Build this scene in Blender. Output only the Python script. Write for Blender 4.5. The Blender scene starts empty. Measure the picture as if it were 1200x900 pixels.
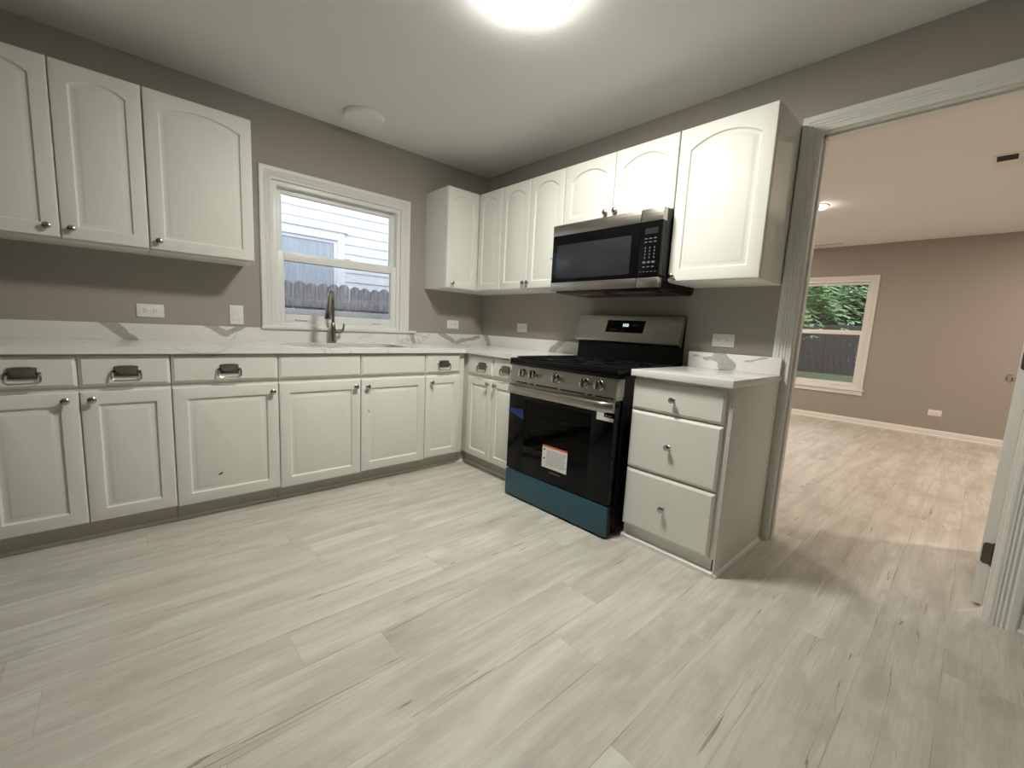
import bpy, bmesh, math, random
from mathutils import Vector, Matrix
R = math.radians
PI = math.pi
S = bpy.context.scene
COL = S.collection

# ------------------------------------------------------------------ camera
CH = 2.414                                        # ceiling height
yaw, pitch, roll = R(42.3727), R(-7.6199), R(2.9332)
F = Vector((math.sin(yaw)*math.cos(pitch), math.cos(yaw)*math.cos(pitch), math.sin(pitch)))
RT = Vector((math.cos(yaw), -math.sin(yaw), 0)); UP = RT.cross(F)
R2 = math.cos(roll)*RT + math.sin(roll)*UP
U2 = -math.sin(roll)*RT + math.cos(roll)*UP
cd = bpy.data.cameras.new('camera'); cam = bpy.data.objects.new('camera', cd); COL.objects.link(cam)
M3 = Matrix((R2, U2, -F)).transposed()
cam.matrix_world = Matrix.Translation((-2.5218, -3.2351, 1.0801)) @ M3.to_4x4()
cd.sensor_fit = 'HORIZONTAL'; cd.sensor_width = 36.0; cd.lens = 36.0*496.7/1200.0
cd.clip_start = 0.02; cd.clip_end = 200
S.camera = cam

# ------------------------------------------------------------------ light and exposure
LAMP = 132.0            # kitchen ceiling lamp
SPOT = 80.0            # living room downlights
LIVING_FILL = 31.0          # each unseen area light added to brighten the living room, watts
SKY = 3.5             # overcast daylight
S.view_settings.view_transform = 'Standard'
try: S.view_settings.look = 'None'
except Exception: pass
S.view_settings.gamma = 1.0
S.view_settings.use_curve_mapping = False
S.view_settings.exposure = 0.0
S.cycles.use_denoising = True
S.cycles.max_bounces = 10
S.cycles.diffuse_bounces = 6
S.cycles.transparent_max_bounces = 12
S.cycles.sample_clamp_indirect = 6.0
W = bpy.data.worlds.new('overcast_sky'); S.world = W; W.use_nodes = True
wn = W.node_tree.nodes; wl = W.node_tree.links
bg = wn['Background']; bg.inputs[1].default_value = SKY
tc = wn.new('ShaderNodeTexCoord'); sx = wn.new('ShaderNodeSeparateXYZ'); rp = wn.new('ShaderNodeValToRGB')
wl.new(tc.outputs['Generated'], sx.inputs[0]); wl.new(sx.outputs['Z'], rp.inputs[0]); wl.new(rp.outputs[0], bg.inputs[0])
rp.color_ramp.elements[0].color = (0.72, 0.77, 0.86, 1); rp.color_ramp.elements[1].color = (0.92, 0.95, 1.0, 1)

for i, (lx_, ly_) in enumerate(((1.5, -4.2), (1.5, -0.6), (3.6, -4.2), (3.6, -0.4))):   # unseen area lights added to brighten the living room, standing for assumed downlights
    ld = bpy.data.lights.new('downlight', 'AREA'); ld.shape = 'DISK'; ld.size = 0.13; ld.energy = LIVING_FILL; ld.color = (1.0, 0.82, 0.70)
    lo_ = bpy.data.objects.new('downlight', ld); COL.objects.link(lo_); lo_.location = (lx_, ly_, CH - .012)

# ------------------------------------------------------------------ materials
class NT:
    def __init__(s, name):
        s.m = bpy.data.materials.new(name); s.m.use_nodes = True
        s.n = s.m.node_tree.nodes; s.l = s.m.node_tree.links
        s.b = s.n['Principled BSDF']; s.out = s.n['Material Output']
    def __call__(s, typ, *ins, **kw):
        nd = s.n.new('ShaderNode' + typ)
        for k, v in kw.items(): setattr(nd, k, v)
        for i, v in enumerate(ins):
            if v is not None: s.put(nd.inputs[i], v)
        return nd
    def put(s, sock, v):
        if isinstance(v, bpy.types.NodeSocket): s.l.new(v, sock)
        else: sock.default_value = v
    def math(s, op, a, b=0.0, c=None):
        nd = s('Math', a, b, operation=op)
        if c is not None: s.put(nd.inputs[2], c)
        return nd.outputs[0]
    def vm(s, op, a, b=None):
        nd = s('VectorMath', a, b, operation=op)
        return nd.outputs['Value'] if op in ('DOT_PRODUCT', 'LENGTH', 'DISTANCE') else nd.outputs[0]
    def mix(s, f, a, b, blend='MIX'):
        nd = s.n.new('ShaderNodeMix'); nd.data_type = 'RGBA'; nd.blend_type = blend
        s.put(nd.inputs[0], f); s.put(nd.inputs[6], a); s.put(nd.inputs[7], b)
        return nd.outputs[2]
    def noise(s, vec, scale, detail=4.0, rough=0.5, dist=0.0):
        nd = s.n.new('ShaderNodeTexNoise')
        if vec is not None: s.put(nd.inputs['Vector'], vec)
        nd.inputs['Scale'].default_value = scale; nd.inputs['Detail'].default_value = detail
        nd.inputs['Roughness'].default_value = rough; nd.inputs['Distortion'].default_value = dist
        return nd.outputs[0]
    def smooth(s, v, a, b):
        nd = s('MapRange', v, a, b, 0.0, 1.0, interpolation_type='SMOOTHSTEP'); return nd.outputs[0]
    def bump(s, h, strength, dist=0.01):
        nd = s('Bump'); nd.inputs['Strength'].default_value = strength; nd.inputs['Distance'].default_value = dist
        s.put(nd.inputs['Height'], h); s.l.new(nd.outputs[0], s.b.inputs['Normal'])
    def base(s, c, rough=0.5, metal=0.0, spec=0.5):
        s.put(s.b.inputs['Base Color'], c); s.put(s.b.inputs['Roughness'], rough)
        s.b.inputs['Metallic'].default_value = metal; s.b.inputs['Specular IOR Level'].default_value = spec
        return s

def c4(r, g, b): return (r, g, b, 1.0)
def paint(name, c, rough, var=0.04, scale=3.0, bump=0.0, bscale=60.0, spec=0.5, metal=0.0):
    t = NT(name); pos = t('TexCoord').outputs['Object']
    n = t.noise(pos, scale, 3.0)
    lo = c4(*[x*(1-var) for x in c]); hi = c4(*[min(1, x*(1+var)) for x in c])
    t.base(t.mix(n, lo, hi), rough, metal, spec)
    if bump: t.bump(t.noise(pos, bscale, 3.0), bump, 0.004)
    return t.m
def emit(name, c, s):
    t = NT(name); t.base(c4(*c), 0.5)
    t.b.inputs['Emission Color'].default_value = c4(*c); t.b.inputs['Emission Strength'].default_value = s
    return t.m

WHITE = paint('cabinet_white_paint', (0.765, 0.755, 0.70), 0.5, 0.02, 4.0, 0.03, 90.0, 0.3)
TRIM = paint('trim_white_paint', (0.78, 0.775, 0.735), 0.42, 0.03, 4.0, 0.03, 80.0)
VINYL = paint('window_white_vinyl', (0.82, 0.82, 0.80), 0.35, 0.01)
WALL = paint('greige_wall_paint', (0.375, 0.345, 0.305), 0.62, 0.03, 1.3, 0.05, 160.0, 0.3)
CEIL = paint('flat_white_ceiling', (0.82, 0.825, 0.815), 0.9, 0.015, 1.0, 0.04, 120.0, 0.1)
TOE = paint('toe_kick_taupe', (0.52, 0.49, 0.43), 0.55, 0.05, 6.0)
PLASTIC = paint('outlet_white_plastic', (0.82, 0.81, 0.77), 0.3, 0.01)
DARKHOLE = paint('dark_slot', (0.012, 0.011, 0.010), 0.7, 0.0)
NICKEL = paint('brushed_nickel', (0.50, 0.47, 0.43), 0.22, 0.05, 30.0, metal=1.0)
PEWTER = paint('aged_pewter', (0.19, 0.18, 0.165), 0.30, 0.2, 40.0, metal=1.0)
CHROME = paint('polished_bail', (0.62, 0.60, 0.56), 0.15, 0.02, metal=1.0)
HINGE = paint('antique_hinge_metal', (0.17, 0.155, 0.125), 0.42, 0.1, 20.0, metal=1.0)
BLACK = paint('black_enamel', (0.005, 0.005, 0.006), 0.26, 0.0, spec=0.25)
IRON = paint('cast_iron_grate', (0.007, 0.007, 0.008), 0.5, 0.1, 50.0, spec=0.25)
GLOSS = paint('black_glass', (0.004, 0.004, 0.005), 0.06, 0.0, spec=0.16)
CAVITY = paint('oven_cavity_enamel', (0.06, 0.055, 0.05), 0.5, 0.1)
FILM = paint('blue_protective_film', (0.018, 0.080, 0.115), 0.38, 0.06, 5.0, 0.04, 12.0)
TAPE = paint('blue_painters_tape', (0.025, 0.06, 0.32), 0.6, 0.08, 30.0)
LTAPE = paint('pale_blue_tape', (0.20, 0.42, 0.70), 0.6, 0.05)
PAPER = paint('label_paper', (0.78, 0.78, 0.76), 0.6, 0.01)
INK = paint('grey_label_ink', (0.33, 0.34, 0.36), 0.6, 0.0)
BLACKINK = paint('black_label_ink', (0.02, 0.02, 0.02), 0.6, 0.0)
ORANGE = paint('orange_label_band', (0.62, 0.13, 0.04), 0.6, 0.0)
PRINT = paint('faint_panel_print', (0.10, 0.105, 0.11), 0.5, 0.0)
PANE2 = paint('microwave_mesh_window', (0.024, 0.024, 0.027), 0.15, 0.1, 20.0, spec=0.25)
DISPLAY = emit('display_digits', (0.85, 0.92, 1.0), 1.1)
CHIP = paint('bare_wood_chip', (0.05, 0.035, 0.02), 0.8, 0.1)
LAMPM = emit('lamp_diffuser_glow', (1.0, 0.985, 0.905), LAMP)
SPOTM = emit('downlight_glow', (1.0, 0.85, 0.70), SPOT)

def steel(name, c, rough, axis):
    t = NT(name); p = t('TexCoord').outputs['Object']
    sc = [260, 260, 260]; sc[axis] = 3
    st = t.noise(t.vm('MULTIPLY', p, tuple(sc)), 1.0, 3.0)
    t.base(t.mix(st, c4(*[x*0.86 for x in c]), c4(*[x*1.1 for x in c])), t('MapRange', st, 0.2, 0.8, rough-0.05, rough+0.07).outputs[0], 1.0)
    return t.m
STEEL = steel('brushed_stainless', (0.42, 0.395, 0.36), 0.30, 0)
SINKM = steel('sink_stainless', (0.40, 0.37, 0.33), 0.30, 0)

def pane(name, trans, ior=1.45):
    t = NT(name); t.n.remove(t.b)
    tr = t('BsdfTransparent', c4(*trans)); gl = t('BsdfGlossy', c4(1, 1, 1), 0.01)
    lw = t('Fresnel', ior); m = t('MixShader', lw.outputs[0], tr.outputs[0], gl.outputs[0])
    t.l.new(m.outputs[0], t.out.inputs[0]); return t.m
GLASS = pane('clear_window_glass', (0.95, 0.97, 0.97))
SCREEN = pane('insect_screen', (0.94, 0.94, 0.945))
OVENGLASS = pane('tinted_oven_glass', (0.30, 0.28, 0.26), 1.22)

def floor_mat():
    t = NT('pale_oak_planks'); p = t('NewGeometry').outputs['Position']
    s = t('SeparateXYZ', p); x, y = s.outputs[0], s.outputs[1]
    PW, PL = 0.19, 1.22
    yr = t.math('DIVIDE', t.math('ADD', y, 0.055), PW); row = t.math('FLOOR', yr); fy = t.math('FRACT', yr)
    r1 = t('TexWhiteNoise', None, row, noise_dimensions='1D').outputs[0]
    xr = t.math('ADD', t.math('DIVIDE', x, PL), t.math('MULTIPLY', r1, 7.0)); colu = t.math('FLOOR', xr); fx = t.math('FRACT', xr)
    idv = t('CombineXYZ', row, colu, 0.0).outputs[0]
    wn_ = t('TexWhiteNoise', idv, noise_dimensions='2D'); rid = wn_.outputs[0]
    ex = t.math('MULTIPLY', t.math('MINIMUM', fx, t.math('SUBTRACT', 1.0, fx)), PL)
    ey = t.math('MULTIPLY', t.math('MINIMUM', fy, t.math('SUBTRACT', 1.0, fy)), PW)
    seam = t.smooth(t.math('MINIMUM', ex, ey), 0.0003, 0.0022)
    off = t.math('MULTIPLY', rid, 40.0)
    gx = t.math('ADD', x, off); gz = t.math('MULTIPLY', rid, 25.0)
    warp = t.noise(t('CombineXYZ', t.math('MULTIPLY', gx, 1.6), t.math('MULTIPLY', y, 4.0), gz).outputs[0], 1.0, 3.0)
    yw = t.math('ADD', y, t.math('MULTIPLY', warp, 0.022))
    g1 = t.noise(t('CombineXYZ', t.math('MULTIPLY', gx, 5.0), t.math('MULTIPLY', yw, 110.0), gz).outputs[0], 1.0, 6.0, 0.65)
    g2 = t.noise(t('CombineXYZ', t.math('MULTIPLY', gx, 1.5), t.math('MULTIPLY', yw, 15.0), gz).outputs[0], 1.0, 5.0, 0.6)
    g3 = t.noise(t('CombineXYZ', t.math('MULTIPLY', gx, 1.0), t.math('MULTIPLY', yw, 30.0), t.math('ADD', gz, 9.0)).outputs[0], 1.0, 1.6, 0.5)
    g4 = t.noise(t('CombineXYZ', t.math('MULTIPLY', gx, 1.1), t.math('MULTIPLY', yw, 9.0), t.math('ADD', gz, 17.0)).outputs[0], 1.0, 1.0)
    g5 = t.noise(t('CombineXYZ', t.math('MULTIPLY', gx, 3.2), t.math('MULTIPLY', yw, 6.5), gz).outputs[0], 1.0, 4.0, 0.6)
    g6 = t.noise(t('CombineXYZ', t.math('MULTIPLY', gx, 9.0), t.math('MULTIPLY', yw, 260.0), gz).outputs[0], 1.0, 4.0, 0.7)
    colr = t.mix(t.smooth(g2, 0.30, 0.72), c4(0.50, 0.478, 0.418), c4(0.66, 0.642, 0.58))
    colr = t.mix(t.math('MULTIPLY', t.smooth(g5, 0.48, 0.72), 0.62), colr, c4(0.395, 0.372, 0.318))
    colr = t.mix(t.math('MULTIPLY', t.smooth(g1, 0.42, 0.70), 0.22), colr, c4(0.36, 0.335, 0.29))
    colr = t.mix(t.math('MULTIPLY', t.smooth(g6, 0.50, 0.72), 0.28), colr, c4(0.33, 0.305, 0.26))
    tone = t.math('ADD', 0.95, t.math('MULTIPLY', rid, 0.10))
    colr = t.mix(1.0, colr, t('CombineXYZ', tone, tone, tone).outputs[0], 'MULTIPLY')
    crack = t.math('MULTIPLY', t.smooth(t.math('ABSOLUTE', t.math('SUBTRACT', g3, 0.5)), 0.009, 0.002), t.smooth(g4, 0.57, 0.64))
    colr = t.mix(t.math('MULTIPLY', crack, 0.75), colr, c4(0.16, 0.135, 0.10))
    # the long joints read as broken dark lines, the butt joints hardly at all
    brk = t.smooth(t.noise(t('CombineXYZ', t.math('MULTIPLY', x, 2.2), t.math('MULTIPLY', row, 5.0), 0.0).outputs[0], 1.0, 2.0), 0.47, 0.62)
    sl = t.math('MULTIPLY', t.math('SUBTRACT', 1.0, t.smooth(ey, 0.0003, 0.0024)), t.math('ADD', 0.12, t.math('MULTIPLY', brk, 0.75)))
    se = t.math('MULTIPLY', t.math('SUBTRACT', 1.0, t.smooth(ex, 0.0003, 0.0018)), 0.30)
    colr = t.mix(t.math('MAXIMUM', sl, se), colr, c4(0.20, 0.17, 0.125))
    t.base(colr, t('MapRange', g1, 0.0, 1.0, 0.36, 0.52).outputs[0], 0.0, 0.45)
    t.bump(t.math('ADD', t.math('MULTIPLY', g1, 0.25), seam), 0.08, 0.002)
    return t.m
FLOOR = floor_mat()

def quartz_mat():
    t = NT('white_veined_quartz'); p = t('NewGeometry').outputs['Position']
    nz = t.n.new('ShaderNodeTexNoise'); t.put(nz.inputs['Vector'], p); nz.inputs['Scale'].default_value = 9.0; nz.inputs['Detail'].default_value = 5.0
    wob = t.vm('MULTIPLY', t.vm('SUBTRACT', nz.outputs['Color'], (0.5, 0.5, 0.5)), (0.05, 0.05, 0.05))
    pw = t.vm('ADD', p, wob)
    segs = [((-2.62, -.02, 1.02), (-2.50, -.02, .90), .024), ((-2.16, -.02, 1.01), (-2.06, -.02, .945), .022), ((-2.06, -.02, .945), (-1.95, -.02, 1.01), .018),
            ((-.76, -.02, 1.0), (-.72, -.02, .905), .018), ((-.48, -.02, 1.0), (-.33, -.02, .93), .020), ((-.30, -.03, .92), (-.05, -.03, .97), .018),
            ((-.03, -.10, .99), (-.03, -.15, .905), .030), ((-.03, -1.06, 1.01), (-.03, -.94, .90), .026), ((-.12, -.60, .904), (-.40, -.30, .904), .010),
            ((-.03, -2.10, .975), (-.03, -2.22, .965), .014), ((-.03, -2.23, .985), (-.03, -2.30, .93), .032), ((-.03, -2.26, .93), (-.10, -2.27, .904), .026),
            ((-.03, -2.36, .965), (-.03, -2.50, .98), .006), ((-.62, -2.12, .904), (-.20, -2.40, .904), .004), ((-2.9, -.3, .904), (-2.2, -.12, .904), .006)]
    tot = None
    for a, b, r in segs:
        a = Vector(a); ba = Vector(b) - a
        pa = t.vm('SUBTRACT', pw, tuple(a))
        h = t('Math', t.math('DIVIDE', t.vm('DOT_PRODUCT', pa, tuple(ba)), ba.dot(ba)), 0.0, operation='ADD', use_clamp=True).outputs[0]
        sc = t('VectorMath', tuple(ba), operation='SCALE'); t.put(sc.inputs['Scale'], h)
        dd = t.vm('DISTANCE', pa, sc.outputs[0])
        mk = t.smooth(dd, r*1.15, r*0.92)
        tot = mk if tot is None else t.math('MAXIMUM', tot, mk)
    thin = t.math('ABSOLUTE', t.math('SUBTRACT', t.noise(p, 1.9, 6.0, 0.55, 0.6), 0.5))
    thin = t.math('MULTIPLY', t.smooth(thin, 0.012, 0.001), t.smooth(t.noise(p, 1.3, 1.0), 0.48, 0.62))
    mott = t.math('ADD', 0.55, t.math('MULTIPLY', t.noise(p, 70.0, 3.0), 0.5))
    col = t.mix(t.noise(p, 2.5, 3.0), c4(0.77, 0.755, 0.715), c4(0.83, 0.82, 0.785))
    col = t.mix(t.math('MULTIPLY', thin, 0.5), col, c4(0.42, 0.40, 0.36))
    col = t.mix(t.math('MULTIPLY', tot, mott), col, c4(0.36, 0.35, 0.33))
    t.base(col, 0.13, 0.0, 0.5)
    return t.m
QUARTZ = quartz_mat()

def ramp2(name, c1, c2, scale, rough, stretch=(1, 1, 1), bump=0.0, detail=5.0):
    t = NT(name); p = t.vm('MULTIPLY', t('TexCoord').outputs['Object'], stretch)
    n = t.noise(p, scale, detail, 0.6)
    t.base(t.mix(t.smooth(n, 0.3, 0.7), c4(*c1), c4(*c2)), rough, 0.0, 0.3)
    if bump: t.bump(n, bump, 0.01)
    return t.m
SIDING = ramp2('white_lap_siding', (0.66, 0.66, 0.69), (0.75, 0.75, 0.78), 6.0, 0.6, (1, 1, 4))
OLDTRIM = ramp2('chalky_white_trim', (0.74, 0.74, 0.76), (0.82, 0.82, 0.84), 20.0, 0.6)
PICKET = ramp2('weathered_grey_picket', (0.36, 0.35, 0.37), (0.60, 0.585, 0.61), 5.0, 0.85, (8, 8, 1.2), 0.1)
DARKFENCE = ramp2('dark_weathered_boards', (0.035, 0.032, 0.030), (0.075, 0.068, 0.064), 4.0, 0.9, (6, 6, 0.8))
GREYPANE = ramp2('bluish_grey_pane', (0.36, 0.40, 0.46), (0.48, 0.52, 0.58), 3.0, 0.35, (8, 1, 0.6))
GRASS = ramp2('lawn_green', (0.075, 0.095, 0.045), (0.13, 0.155, 0.075), 14.0, 0.9, (1, 1, 1), 0.3)
YARD = ramp2('pale_gravel', (0.34, 0.33, 0.32), (0.48, 0.47, 0.46), 20.0, 0.9)
BARK = ramp2('brown_bark', (0.06, 0.045, 0.03), (0.13, 0.10, 0.07), 8.0, 0.9, (4, 4, 1), 0.3)
def leafm(name, c1, c2):
    t = NT(name); p = t('NewGeometry').outputs['Position']
    n = t.noise(p, 3.0, 3.0)
    t.base(t.mix(t.smooth(n, 0.3, 0.7), c4(*c1), c4(*c2)), 0.45, 0.0, 0.4); return t.m
LEAF = leafm('bright_leaf', (0.13, 0.23, 0.085), (0.30, 0.41, 0.20))
LEAF2 = leafm('dark_leaf', (0.035, 0.075, 0.032), (0.09, 0.15, 0.07))

# ------------------------------------------------------------------ mesh helpers
def box(bm, x0, x1, y0, y1, z0, z1, bev=0.0, seg=2):
    x0, x1 = sorted((x0, x1)); y0, y1 = sorted((y0, y1)); z0, z1 = sorted((z0, z1))
    vs = [bm.verts.new(c) for c in ((x0,y0,z0),(x1,y0,z0),(x1,y1,z0),(x0,y1,z0),(x0,y0,z1),(x1,y0,z1),(x1,y1,z1),(x0,y1,z1))]
    fs = [bm.faces.new([vs[i] for i in q]) for q in ((3,2,1,0),(4,5,6,7),(0,1,5,4),(1,2,6,5),(2,3,7,6),(3,0,4,7))]
    if bev:
        es = list({e for f in fs for e in f.edges})
        bmesh.ops.bevel(bm, geom=es, offset=bev, segments=seg, profile=0.6, affect='EDGES')
    return bm
def bx(*a, **k): return box(bmesh.new(), *a, **k)
def loft(bm, loops, cap0=True, cap1=True, closed=True):
    rows = [[bm.verts.new(p) for p in lp] for lp in loops]
    n = len(rows[0])
    for a, b in zip(rows, rows[1:]):
        for i in range(n if closed else n-1):
            j = (i+1) % n
            bm.faces.new((a[i], a[j], b[j], b[i]))
    if cap0: bm.faces.new(rows[0][::-1])
    if cap1: bm.faces.new(rows[-1])
    return bm
def frame_of(d):
    d = d.normalized(); a = Vector((0, 0, 1)) if abs(d.z) < 0.9 else Vector((1, 0, 0))
    u = d.cross(a).normalized(); return u, d.cross(u).normalized()
def tube(bm, pts, r, seg=12):
    pts = [Vector(p) for p in pts]; rs = r if isinstance(r, (list, tuple)) else [r]*len(pts)
    loops = []; u = None
    for i, p in enumerate(pts):
        d = (pts[min(i+1, len(pts)-1)] - pts[max(i-1, 0)]).normalized()
        if u is None: u, v = frame_of(d)
        else:
            u = (u - d*u.dot(d)).normalized(); v = d.cross(u)
        loops.append([p + (u*math.cos(2*PI*k/seg) + v*math.sin(2*PI*k/seg))*rs[i] for k in range(seg)])
    return loft(bm, loops)
def lathe(bm, prof, seg=24, mat=None, cap0=True, cap1=True):
    mat = mat or Matrix.Identity(4)
    loops = [[mat @ Vector((r*math.cos(2*PI*k/seg), r*math.sin(2*PI*k/seg), z)) for k in range(seg)] for r, z in prof]
    return loft(bm, loops, cap0, cap1)
def prism(bm, poly, axis, a, b):
    """polygon of 2-D points extruded along an axis"""
    def P(p, t):
        return {0: (t, p[0], p[1]), 1: (p[0], t, p[1]), 2: (p[0], p[1], t)}[axis]
    return loft(bm, [[P(p, a) for p in poly], [P(p, b) for p in poly]])
def obj(name, bms, mat=None, parent=None, ang=35, loc=None):
    """one mesh object; bms may be a list of (bmesh, material)"""
    if not isinstance(bms, list): bms = [(bms, mat)]
    me = bpy.data.meshes.new(name); out = bmesh.new(); idx = 0
    for b, m in bms:
        bmesh.ops.recalc_face_normals(b, faces=b.faces[:])
        for f in b.faces: f.material_index = idx
        tmp = bpy.data.meshes.new('t'); b.to_mesh(tmp); b.free(); out.from_mesh(tmp); bpy.data.meshes.remove(tmp)
        me.materials.append(m); idx += 1
    out.to_mesh(me); out.free()
    if ang:
        for p in me.polygons: p.use_smooth = True
        me.set_sharp_from_angle(angle=R(ang))
    o = bpy.data.objects.new(name, me); COL.objects.link(o)
    if parent: o.parent = parent
    if loc: o.location = loc
    return o
def tag(o, label, cat, group=None, kind=None):
    o['label'] = label; o['category'] = cat
    if group: o['group'] = group
    if kind: o['kind'] = kind
    return o
def thing(name, label, cat, loc=(0, 0, 0), rotz=0.0, group=None):
    o = bpy.data.objects.new(name, None); COL.objects.link(o); o.empty_display_size = 0.1
    o.location = loc; o.rotation_euler = (0, 0, rotz); return tag(o, label, cat, group)
def struct(name, bms, mat=None, parent=None, ang=35):
    o = obj(name, bms, mat, parent, ang)
    if parent is None: o['kind'] = 'structure'
    return o
QR = -PI/2      # things on the stove wall: local x runs along -y of the room, local -y is out into the room
RXF = Matrix.Rotation(PI/2, 4, 'X')           # local z of a lathe -> -y

# ------------------------------------------------------------------ the setting
XL, YB = -6.0, -6.3            # kitchen walls behind the camera
LX, LY0, LY1 = 4.88, -6.4, 1.6 # living room
WT = 0.12
KW = (-1.775, -0.857, 1.005, 1.955)   # kitchen window opening x0,x1,z0,z1
DO = (-3.385, -2.585, 2.075)          # doorway y0,y1,top
LW = (-2.155, -0.98, 0.47, 1.96)      # living room window opening y0,y1,z0,z1
struct('floor', bx(XL-.1, LX+.1, LY0-.1, LY1+.1, -0.06, 0.0), FLOOR)
struct('ceiling', bx(XL-.1, LX+.1, LY0-.1, LY1+.1, CH, CH+.08), CEIL)
b = bmesh.new()
box(b, XL-.1, KW[0], 0, .14, 0, CH); box(b, KW[1], 0, 0, .14, 0, CH)
box(b, KW[0], KW[1], 0, .14, 0, KW[2]); box(b, KW[0], KW[1], 0, .14, KW[3], CH)
struct('wall_window', b, WALL, ang=0)
b = bmesh.new()
box(b, 0, WT, DO[1]+.02, LY1, 0, CH); box(b, 0, WT, LY0, DO[0]-.02, 0, CH); box(b, 0, WT, DO[0]-.02, DO[1]+.02, DO[2]+.02, CH)
struct('wall_right', b, WALL, ang=0)
struct('wall_left', bx(XL-.1, XL, YB, 0, 0, CH), WALL, ang=0)
struct('wall_back', bx(XL-.1, 0, YB-.1, YB, 0, CH), WALL, ang=0)
b = bmesh.new()
box(b, LX, LX+.14, LY0, LW[0], 0, CH); box(b, LX, LX+.14, LW[1], LY1, 0, CH)
box(b, LX, LX+.14, LW[0], LW[1], 0, LW[2]); box(b, LX, LX+.14, LW[0], LW[1], LW[3], CH)
struct('wall_far', b, WALL, ang=0)
struct('wall_north', bx(WT, LX, LY1, LY1+.1, 0, CH), WALL, ang=0)
struct('wall_south', bx(WT, LX, LY0-.1, LY0, 0, CH), WALL, ang=0)
def baseboard(name, p0, p1, nrm, h=.082, t=.013):
    p0 = Vector((*p0, 0)); p1 = Vector((*p1, 0)); n = Vector((*nrm, 0))
    pf = [(0, 0), (t+.010, 0), (t+.010, .012), (t+.004, .020), (t, .022), (t, h-.02), (t*.6, h-.008), (t*.3, h), (0, h)]
    struct(name, loft(bmesh.new(), [[p + n*a + Vector((0, 0, z)) for a, z in pf] for p in (p0, p1)]), TRIM)
baseboard('baseboard_far', (LX, LY0), (LX, LY1), (-1, 0))
baseboard('baseboard_right', (0, YB), (0, -3.468), (-1, 0), .10)
baseboard('baseboard_left', (XL, YB), (XL, 0), (1, 0))
baseboard('baseboard_back', (XL, YB), (0, YB), (0, 1))

# doorway: jamb, stop and moulded casing
b = bmesh.new()
box(b, 0, WT, DO[0]-.019, DO[0], 0, DO[2]+.019); box(b, 0, WT, DO[1], DO[1]+.019, 0, DO[2]+.019); box(b, 0, WT, DO[0], DO[1], DO[2], DO[2]+.019)
box(b, .035, .075, DO[0], DO[0]+.011, 0, DO[2]); box(b, .035, .075, DO[1]-.011, DO[1], 0, DO[2]); box(b, .035, .075, DO[0], DO[1], DO[2]-.011, DO[2])
struct('trim_1', b, TRIM, ang=0)
prof = [(0, 0), (0, .009), (.004, .011), (.012, .011), (.016, .013), (.022, .010), (.027, .014), (.034, .0115), (.040, .0155), (.048, .013), (.054, .017), (.064, .019), (.074, .019), (.080, .016), (.082, .010), (.082, 0)]
def casing(bm, y0, y1, top, sgn, x, zb=0.0, w=1.0):
    def st(cy, cz, dy, dz): return [Vector((x + sgn*t, cy + dy*u*w, cz + dz*u*w)) for u, t in prof]
    return loft(bm, [st(y1, zb, 1, 0), st(y1, top, 1, 1), st(y0, top, -1, 1), st(y0, zb, -1, 0)])
struct('trim_2', casing(bmesh.new(), DO[0]-.004, DO[1]+.004, DO[2]+.004, -1, 0.0), TRIM, ang=20)
struct('trim_3', casing(bmesh.new(), DO[0]-.004, DO[1]+.004, DO[2]+.004, 1, WT), TRIM, ang=20)

# the open door to the living room
door = struct('door_1', bx(0, .76, 0, .035, .012, 2.05, bev=.002), TRIM)
door.location = (.118, -3.3735, 0); door.rotation_euler = (0, 0, R(-4.4))
def door_knob(sy):
    m = Matrix.Translation((.70, .0175 + sy*.0175, .945)) @ Matrix.Rotation(-sy*PI/2, 4, 'X')
    return lathe(bmesh.new(), [(.030, 0), (.031, .003), (.026, .008), (.012, .011), (.0105, .030), (.014, .036), (.023, .040), (.0265, .048), (.026, .056), (.020, .061), (.008, .063)], 28, m)
obj('door_knob', door_knob(1), NICKEL, door); obj('door_knob', door_knob(-1), NICKEL, door)
for z in (.24, 1.06, 1.86):
    h = bmesh.new(); r = .012; pts = []
    for cy, cz, a0 in ((.004+r*0, z-.046, 180), ):
        pass
    pl = []
    for cy, cz, a0 in ((.030-r, z+.046-r, 0), ):
        for k in range(6): pl.append((cy + r*math.cos(R(a0+18*k)), cz + r*math.sin(R(a0+18*k))))
    pl += [(.0, z+.046), (.0, z-.046)]
    for k in range(6): pl.append((.030-r + r*math.cos(R(270+18*k)), z-.046+r + r*math.sin(R(270+18*k))))
    prism(h, pl, 0, -.0025, .0)
    lathe(h, [(.006, z-.05), (.0065, z-.048), (.0065, z+.048), (.004, z+.053)], 12, Matrix.Translation((-.004, -.004, 0)))
    obj('hinge', h, HINGE, door)

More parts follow.
